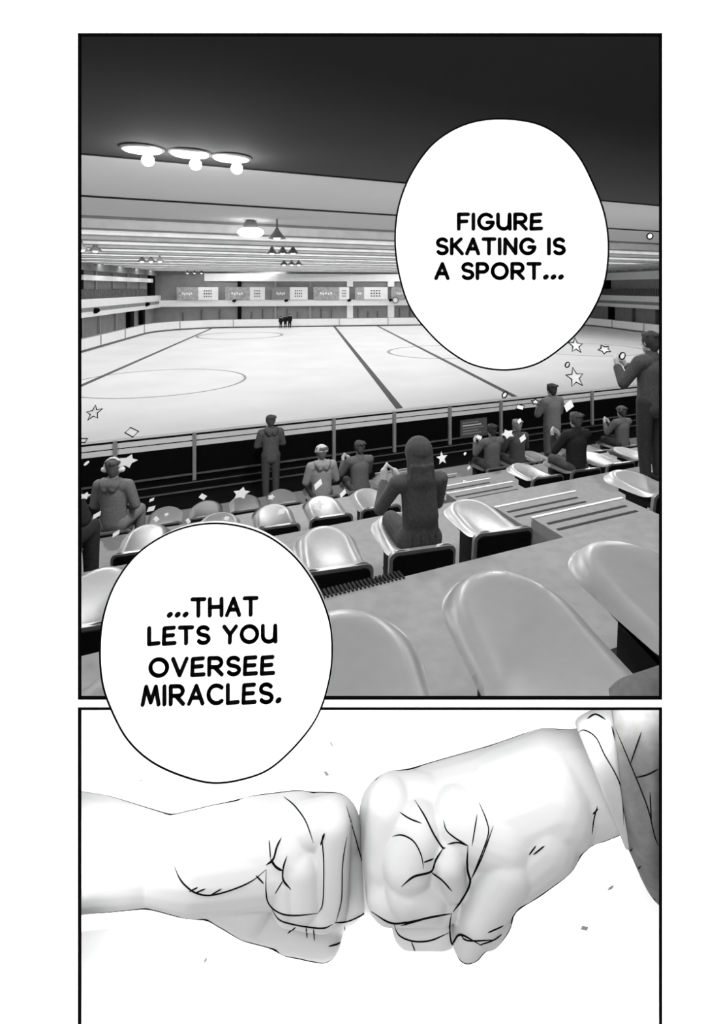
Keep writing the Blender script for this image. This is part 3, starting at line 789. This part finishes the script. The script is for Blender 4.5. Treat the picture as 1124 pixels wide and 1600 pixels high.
# ---------------------------------------------------------------- people
def limb_hand(bm, wrist, d, side, up):
    d = Vector(d).normalized(); up = Vector(up).normalized(); x = d.cross(up).normalized()
    w = Vector(wrist); k = w + d*.085
    cap(bm, w, k, .026, .034)
    for i, (o_, ln) in enumerate(((-.027,.062),(-.009,.072),(.009,.067),(.027,.052))):
        a = k + x*o_; b = a + d*ln*.55 + up*.006; c = b + d*ln*.45 + up*.016*1
        cap(bm, a, b, .0105, .010); cap(bm, b, c, .010, .009)
    th = w + d*.03 - x*.03*side
    cap(bm, th, th + d*.05 - x*.02*side + up*.02, .013, .010)
def person(label, loc, pose='stand', arms='clap', face=0.0, coat=.15, legs=.1, hair=.04, hairstyle='short', hood=False, cap_=False, scale=1.0, voxel=.014, lean=0.0, headturn=0.0, hoodup=False, fat=1.0, scarf=False):
    dz = 0 if pose == 'stand' else -.345
    def sp(x, y, z):                                     # spine lean around hips
        q = Vector((x, y, z + dz)); h = .92 + dz
        if q.z > h and lean: q.y += (q.z-h)*math.sin(lean); q.z = h + (q.z-h)*math.cos(lean)
        return q
    J = dict(pel=sp(0,0,.95), waist=sp(0,.0,1.10), chest=sp(0,.0,1.28), neck=sp(0,-.005,1.46), head=sp(0,.02,1.585))
    # arms
    A_ = {}
    for s in (-1, 1):
        sh = sp(s*.185, 0, 1.385)
        if arms == 'clap': e, w, hd, up = sp(s*.27,.10,1.13), sp(s*.085,.30,1.24), (-s*.55,.45,.9), (-s,0,0)
        elif arms == 'clapleft': e, w, hd, up = sp(s*.25-.05,.12,1.14), sp(s*.07-.16,.28,1.30), (-s*.3-.2,.3,.9), (-s,0,0)
        elif arms == 'folded': e, w, hd, up = sp(s*.26,.07,1.12), sp(-s*.04,.21,1.14+.02*s), (-s,.1,0), (0,.4,.3)
        elif arms == 'lap': e, w, hd, up = sp(s*.26,.04,1.12), sp(s*.1,.27,1.02), (-s*.5,.8,-.1), (0,0,1)
        else: e, w, hd, up = sp(s*.25,-.02,1.12), sp(s*.235,.06,.88), (0,.1,-1), (-s,0,0)
        A_[s] = (sh, e, w, hd, up)
    Lg = {}
    for s in (-1, 1):
        if pose == 'stand': Lg[s] = (Vector((s*.09,0,.92)), Vector((s*.10,.015,.50)), Vector((s*.10,-.01,.09)))
        else: Lg[s] = (Vector((s*.095,.0,.565)), Vector((s*.13,.43,.56)), Vector((s*.12,.46,.09)))
    R = Matrix.Rotation(headturn, 3, 'Z'); hc = J['head']
    def hd_(x, y, z): return hc + R @ Vector((x, y, z))
    b = bmesh.new()
    ball(b, hc+Vector((0,0,.03)), .1, (.80,.98,1.02)); cap(b, hd_(0,.03,-.04), hd_(0,.05,-.085), .062, .032)
    cap(b, hd_(0,.085,.02), hd_(0,.112,-.018), .012, .016); cap(b, hd_(-.02,.082,-.055), hd_(.02,.082,-.055), .011, .011)
    for s in (-1, 1):
        cap(b, hd_(s*.080,-.005,.03), hd_(s*.084,-.012,-.01), .017, .012); cap(b, hd_(s*.025,.084,.04), hd_(s*.045,.078,.04), .012, .01)
    cap(b, J['neck'], hc+Vector((0,-.02,-.02)), .055, .052)
    cap(b, J['chest'], J['waist'], .125, .115, (1.15,.8,1)); cap(b, J['waist'], J['pel'], .115, .12, (1.15,.85,1)); cap(b, sp(-.13,0,1.38), sp(.13,0,1.38), .068, .068)
    for s in (-1, 1):
        sh, e, w, h_, up = A_[s]; cap(b, sh, e, .055, .042); cap(b, e, w, .042, .028); limb_hand(b, w, h_, s, up)
        h, k, a = Lg[s]; cap(b, h, k, .085, .058); cap(b, k, a, .058, .04); cap(b, a, a+Vector((0,.13,-.045)), .042, .034)
    o = remesh('person', b, voxel, M['skin'], None, 3, loc, face)
    o.scale = (scale,)*3; tag(o, label, 'person')
    # coat
    b = bmesh.new(); f = fat
    cap(b, J['chest'], J['waist'], .15*f, .142*f, (1.16,.86,1)); cap(b, J['waist'], sp(0,0,.93 if pose == 'sit' else .88), .142*f, .146*f, (1.15,.9,1))
    cap(b, sp(-.135,0,1.38), sp(.135,0,1.38), .086*f, .086*f); cap(b, sp(0,-.01,1.42), sp(0,-.005,1.47), .085, .07)
    for s in (-1, 1):
        sh, e, w, h_, up = A_[s]; cap(b, sh, e, .076*f, .062*f); cap(b, e, e.lerp(w, .93), .062*f, .048*f)
    if hood:
        cap(b, sp(-.07,-.11,1.43), sp(.07,-.11,1.43), .06, .06); cap(b, sp(-.1,-.05,1.45), sp(-.05,-.12,1.38), .05, .05); cap(b, sp(.1,-.05,1.45), sp(.05,-.12,1.38), .05, .05)
    if hoodup:
        ball(b, hc+R @ Vector((0,-.025,.03)), .125, (.95,1,1.06)); cap(b, hc+Vector((0,-.03,-.05)), J['neck'], .1, .1)
    c_ = remesh('jacket', b, voxel, cloth(coat), o, 3)
    # trousers and shoes
    b = bmesh.new(); cap(b, Vector((-.07,0,Lg[1][0].z)), Vector((.07,0,Lg[1][0].z)), .125, .125, (1,.9,1))
    for s in (-1, 1):
        h, k, a = Lg[s]; cap(b, h, k, .103, .078); cap(b, k, a+Vector((0,0,.02)), .078, .06)
    remesh('trousers', b, voxel, cloth(legs), o, 3)
    for s in (-1, 1):
        b = bmesh.new()
        a = Lg[s][2]; cap(b, a+Vector((0,-.01,-.03)), a+Vector((0,.14,-.045)), .056, .044)
        remesh('shoe', b, voxel, cloth(.05), o, 2)
    # hair
    if hairstyle == 'short':
        b = bmesh.new(); ball(b, hd_(0,-.018,.045), .107, (.92,.98,1)); cap(b, hd_(0,-.055,0), hd_(0,-.06,-.045), .068, .05); ball(b, hd_(0,.05,.105), .05, (1.3,1,.6))
        for i in range(12):
            a = i*2.4; r = .055+.03*(i % 3)/2; p0 = hd_(r*math.cos(a), -.03+r*math.sin(a), .105); cap(b, p0, p0 + Vector((.03*math.cos(a), .03*math.sin(a), -.01)), .026, .012)
        remesh('hair', b, min(voxel, .011), cloth(hair), o, 2)
    elif hairstyle == 'long':
        b = bmesh.new(); ball(b, hd_(0,-.012,.04), .118, (.98,1,1.06)); cap(b, hd_(0,-.035,.04), hd_(0,-.085,-.18), .115, .112, (1,.7,1)); cap(b, hd_(0,-.085,-.18), hd_(0,-.12,-.46), .112, .125, (1.08,.5,1)); cap(b, hd_(0,-.12,-.46), hd_(0,-.11,-.66), .125, .09, (1.1,.4,1))
        for i in range(13):
            x = -.11+.22*i/12; cap(b, hd_(x*.8,-.14+abs(x)*.25,-.05), hd_(x*1.15,-.165+abs(x)*.35,-.62-.05*math.sin(i*2.1)), .012, .013)
        remesh('hair', b, .008, cloth(hair), o, 1)
    if cap_:
        b = bmesh.new(); ball(b, hd_(0,-.01,.07), .113, (.94,1,.78)); cap(b, hd_(-.05,.1,.075), hd_(.05,.1,.075), .016, .016); cap(b, hd_(-.09,-.01,.045), hd_(.09,-.01,.045), .03, .03)
        q = remesh('knitted_cap', b, min(voxel, .011), cloth(.55 if cap_ == 'white' else .12), o, 2)
    return o
def on(t_, s_, fl): return ST(t_, s_, fl)
SEATY = -.62                                              # hips behind the front lip
def sit(label, row, t_, **k):
    k['scale'] = k.get('scale', .92)
    s_, fl = ROW[row]; a = YAW[row]; b = ST(t_, s_, fl) + Vector((-math.sin(a)*SEATY, math.cos(a)*SEATY, 0)); return person(label, b, 'sit', face=a + k.pop('turn', 0), **k)
sit('woman with very long straight dark hair seen from behind, seated left of the stairs', 3, 1.74, arms='clapleft', coat=.11, legs=.08, hair=.085, hairstyle='long', voxel=.010, scale=.84, fat=.86)
person('person with arms folded in a hooded jacket standing at the rail, left of centre', on(2.03, 10.75, FL[4]), 'stand', arms='folded', face=SA, coat=.14, legs=.10, hair=.10, hood=True, scale=.97)
sit('person in white cap and pale padded jacket seated in the front row', 1, 2.25, arms='lap', coat=.30, legs=.1, hair=.12, cap_='white', hood=True, fat=1.05, scale=.86)
sit('clapping person in dark jacket seated beside the white capped person', 1, 2.84, arms='clapleft', coat=.13, legs=.1, hair=.07, scale=.86)
sit('person with headphones and hooded pale jacket seated at the left', 1, -.44, arms='lap', coat=.19, legs=.24, hair=.10, hood=True, turn=-.35, headturn=.2, scale=.98)
sit('person in dark coat at the left picture edge, head cut off by the frame', 2, -.80, arms='folded', coat=.05, legs=.06, hair=.05, scale=1.05, turn=-.3, fat=1.1)
sit('clapping person in pale jacket, left of the pair right of the stairs', 1, 5.22, arms='clapleft', coat=.15, legs=.08, hair=.05, scale=.86)
sit('person in dark jacket with pale hair, right of the pair by the stairs', 1, 5.74, arms='clap', coat=.09, legs=.08, hair=.25, scale=.88)
person('person in quilted padded jacket standing in front row right of the stairs', on(6.85, 8.25, FL[3]), 'stand', arms='clap', face=SA, coat=.17, legs=.12, hair=.05, fat=1.12, scale=.97)
sit('man in black jacket seated right of the stairs, clapping', 2, 5.12, arms='clapleft', coat=.035, legs=.1, hair=.10, scale=.87)
sit('person in cap and grey jacket seated left of the tall standing man', 1, 8.2, arms='clapleft', coat=.14, legs=.06, hair=.06, cap_='dark', scale=.88)
person('tall man in grey jacket standing and clapping at the right picture edge', on(5.08, 4.42, FL[1]), 'stand', arms='clapleft', face=SA, coat=.09, legs=.05, hair=.06, scale=.99, voxel=.010, fat=1.05)
# three small figures at the far boards
for i, (u, lab) in enumerate(((439,'leftmost of three tiny dark figures standing at the far boards'), (446,'middle of three tiny dark figures at the far boards'), (453,'rightmost tiny dark figure at the far boards, slightly raised'))):
    k = (u-CX)/F; Y = 76.2/(-math.sin(RA)*k+math.cos(RA)); p = P(u, 509, Y); p.z = 0
    person(lab, p, 'stand', 'down', face=PI+RA, coat=.012, legs=.008, hair=.01, scale=(.95, 1.05, 1.12)[i], voxel=.03)
# headphones on the hooded person at left
hp = [o for o in bpy.data.objects if o.get('label', '').startswith('person with headphones')][0]
bm = bmesh.new(); c = Vector((0, 0.0, 1.62-.345))
tube(bm, [c + Vector((.112*math.cos(a), -.01, .125*math.sin(a)-.01)) for a in [PI*i/16 for i in range(17)]], .014, 8)
for s in (-1, 1): cap(bm, c+Vector((s*.098,-.01,-.03)), c+Vector((s*.118,-.01,-.03)), .038, .034)
tag(obj('headphones', bm, M['white'], None, True, loc=hp.location, rotz=hp.rotation_euler.z), 'pale headphones worn by the hooded person at left', 'headphones').scale = hp.scale

# ---------------------------------------------------------------- confetti in the air
def poly_star(n, r0, r1, rot, sx=1, sy=1):
    return [((r0 if i % 2 == 0 else r1)*math.cos(rot+i*PI/n)*sx, (r0 if i % 2 == 0 else r1)*math.sin(rot+i*PI/n)*sy) for i in range(2*n)]
def confetti(u, v, w, kind, Y, label, edge=True, rot=0.3):
    if kind == 'star': pts = poly_star(5, w/2, w/4.6, rot, 1, .95)
    elif kind == 'spiky': pts = poly_star(5, w/2, w/3.6, rot, 1, .6)
    elif kind == 'quad':
        a = (u*7 + v*3) % 9 * .18 - .7
        pts = [(x*math.cos(a)-y*math.sin(a), x*math.sin(a)+y*math.cos(a)) for x, y in ((-w*.5,-w*.22),(w*.36,-w*.30),(w*.52,w*.2),(-w*.34,w*.26))]
    else: pts = [(w/2*math.cos(a)*math.cos(.7)-w/3.2*math.sin(a)*math.sin(.7), w/2*math.cos(a)*math.sin(.7)+w/3.2*math.sin(a)*math.cos(.7)) for a in [i*PI/8 for i in range(16)]]
    nm = {'star':'paper_star','spiky':'paper_star','quad':'paper_scrap','oval':'paper_disc'}[kind]
    c = P(u, v, Y); sc = Y/F
    bm = bmesh.new(); q = [c + Vector((x*sc, .8*y*sc+.2*x*sc, y*sc)) for x, y in pts]
    prism(bm, q, Vector((0, .003, 0)))
    o = tag(obj(nm, bm, M['confetti']), label, 'confetti', 'paper confetti in the air and on the seats')
    if edge:
        bm = bmesh.new(); tube(bm, q, 1.0*sc, 6, closed=True); obj('dark_edge', bm, M['ink'], o)
    return o
conf = [
 (147,645,22,'star',4,'paper star over the ice at the left picture edge',1,.5), (206,675,17,'quad',4,'small square paper scrap above the left end of the rail',1,0), (130,688,10,'quad',4,'paper scrap cut by the left picture edge above the rail',1,0),
 (900,540,24,'star',4,'paper star just right of the upper balloon, topmost one',1,.2), (945,546,22,'spiky',4,'slim paper star left of the tall man head',1,.7), (973,556,12,'oval',4,'small paper disc left of the tall man neck',1,0), (899,590,30,'star',4,'largest paper star on the ice above the padded jacket person',1,.35),
 (887,570,9,'oval',4,'tiny paper disc above the largest paper star',1,0), (789,617,10,'oval',4,'tiny paper disc just under the upper balloon',1,0), (1016,369,13,'oval',4,'small paper disc under the ceiling at the right edge',1,0),
 (837,628,14,'spiky',4.5,'little paper star on the rail, left of the padded jacket person',1,.2), (813,636,13,'quad',4.5,'small paper scrap on the rail right of a post',1,0), (889,634,18,'quad',4.5,'paper scrap right of the padded jacket person at the rail',0,0),
 (199,721,30,'spiky',4.5,'large white torn scrap right of the headphones',0,.1), (377,771,26,'spiky',4.5,'big white paper star left of the standing person feet',0,.2), (691,716,18,'star',4,'white paper star right of the long haired woman head',0,.4), (794,678,22,'spiky',5,'bright white paper star in front of the clapping pair',0,.7),
 (812,658,8,'quad',5,'white scrap above the pale haired person',0,0), (817,685,12,'quad',5,'white scrap right of the pale haired person shoulder',0,0), (749,683,9,'quad',5,'white scrap left of the clapping pair heads',0,0),
 (133,775,16,'spiky',3,'white star on the dark coat at left edge',0,.2), (151,805,11,'quad',3,'white scrap low on the dark coat',0,0), (135,724,7,'oval',3,'small white disc at left edge below the rail',0,0), (181,834,10,'quad',3,'white scrap beside the dark coat sleeve',0,0),
 (236,795,11,'quad',4,'white scrap on the front seats right of the hooded person',0,0), (237,781,7,'quad',4,'tiny white scrap above the front seats',0,0), (244,811,9,'quad',3.5,'white scrap just above the balloon at left',0,0), (260,804,8,'spiky',3.5,'tiny white star above the balloon at left',0,0),
 (317,776,11,'quad',4,'white scrap in the dark gap left of the big white star',0,0), (424,777,12,'spiky',4,'white sliver star on a front seat under the standing person',0,.1), (440,799,12,'quad',3.6,'white scrap on the seat above the balloon right shoulder',0,0),
 (498,789,20,'spiky',3.6,'white star on the seat behind the white capped person',0,.15), (536,771,11,'quad',4,'white scrap between the white capped and clapping people',0,0), (497,757,14,'quad',4,'white paper on the lap of the white capped person',0,0),
 (694,741,6,'quad',4,'tiny white scrap on the stairs top',0,0), (727,709,5,'oval',4.5,'tiny white dot left of the notice sign post',0,0), (733,731,6,'quad',4.5,'tiny white scrap left of the clapping pair',0,0), (726,752,5,'quad',4,'tiny white scrap on the stairs in the middle',0,0), (294,814,8,'quad',3.5,'white scrap touching the balloon top left',0,0), (354,810,8,'quad',3.5,'white scrap touching the balloon top',0,0),
]
for (u, v, w, kd, Y, lab, ed, rot) in conf: confetti(u, v, w, kd, Y, lab, bool(ed), rot)

# ---------------------------------------------------------------- light
def area(name, loc, target, sx, sy, power, spread=PI):
    l = bpy.data.lights.new(name, 'AREA'); l.shape = 'RECTANGLE'; l.size = sx; l.size_y = sy; l.energy = power; l.spread = spread
    o = bpy.data.objects.new(name, l); C.objects.link(o); o.location = loc
    d = Vector(target) - Vector(loc); o.rotation_euler = d.to_track_quat('-Z', 'Y').to_euler()
    return o
page_c = P(562, 800, YP)
area('page_fill', (page_c.x - .6, -1.6, page_c.z + 2.2), page_c, 2.6, 1.6, 110)  # added fill behind the camera, whitens the page
area('recess_fill_low', (page_c.x - .3, -1.7, page_c.z - .5), P(562, 1350, .7), 2.0, 1.0, 85)  # added low fill for the recess and the undersides of the fists
area('recess_fill', (P(562, 0, .69).x, .69, P(0, 1665, .69).z), (P(562, 0, .69).x, .88, P(0, 1665, .69).z + .06), .8, .02, 4, math.radians(110))  # added hidden fill, whitens the recess wall from below
area('recess_fill', (P(562, 0, .668).x, .668, P(0, 1103, .668).z), (P(562, 0, .69).x, .88, P(0, 1103, .668).z - .3), .75, .004, 1.6)  # added hidden fill behind the gutter, for the upper recess wall
area('stand_fill', ST(2.5, 3.0, 2.6), ST(2.5, 4.0, -3), 8, 2.0, 270)  # added fill above the view, brightens seats and terraces
ul = area('ceiling_fill', ST(6, 12.7, -3.6), ST(6, 13.5, 3), 40, .5, 1050); ul.rotation_euler = (PI + math.radians(-32), 0, SA)  # added fill hidden behind the guard panel, brightens the ceiling
area('recess_fill', P(100, 1330, .668), (P(330, 0, .78).x, .80, P(0, 1330, .76).z), .012, .25, .9)  # added hidden fill for the dark end of the left forearm
def spot(name, loc, target, power, ang=80, r=.04):
    l = bpy.data.lights.new(name, 'SPOT'); l.energy = power; l.spot_size = math.radians(ang); l.spot_blend = .6; l.shadow_soft_size = r
    o = bpy.data.objects.new(name, l); C.objects.link(o); o.location = loc; o.rotation_euler = (Vector(target)-Vector(loc)).to_track_quat('-Z', 'Y').to_euler()
for t_ in (-4, 2, 8, 14): spot('rail_fill_spot', ST(t_, 4.3, 2.7), ST(t_, 12, -3.2), 1000, 75)  # added spots above the view, whiten the guard rail
for t_ in (-6, -1, 4, 9, 14): spot('rim_fill_spot', ST(t_, 14, 2.3), ST(t_*.5+1, 4, -1.8), 2200, 46, .1)  # added spots for rim light on people and seat lips
k = 0; s = 26.7
while s < 90:
    p = ST(14 if s < 60 else 10, s, 2.66)
    l = area('hall_light', p, p + Vector((0, 0, -1)), 60, .5, 1500); l.rotation_euler = (0, 0, SA)
    s += 6.0
w = bpy.data.worlds.new('World'); bpy.context.scene.world = w; w.use_nodes = True
w.node_tree.nodes['Background'].inputs['Color'].default_value = (1, 1, 1, 1)
w.node_tree.nodes['Background'].inputs['Strength'].default_value = .08

# ---------------------------------------------------------------- camera
cam = bpy.data.cameras.new('camera'); co = bpy.data.objects.new('camera', cam); C.objects.link(co)
cam.sensor_fit = 'HORIZONTAL'; cam.sensor_width = 36; cam.lens = 36*F/1124
cam.shift_x = (562-CX)/1124; cam.shift_y = (CY-800)/1124
cam.clip_start = .05; cam.clip_end = 400
co.location = (0, 0, EZ); co.rotation_euler = (PI/2, 0, 0)
sc = bpy.context.scene; sc.camera = co
sc.view_settings.view_transform = 'Standard'; sc.view_settings.look = 'None'
sc.view_settings.exposure = 0; sc.view_settings.gamma = 1; sc.view_settings.use_curve_mapping = False
sc.cycles.use_denoising = True
sc.cycles.max_bounces = 8; sc.cycles.diffuse_bounces = 4
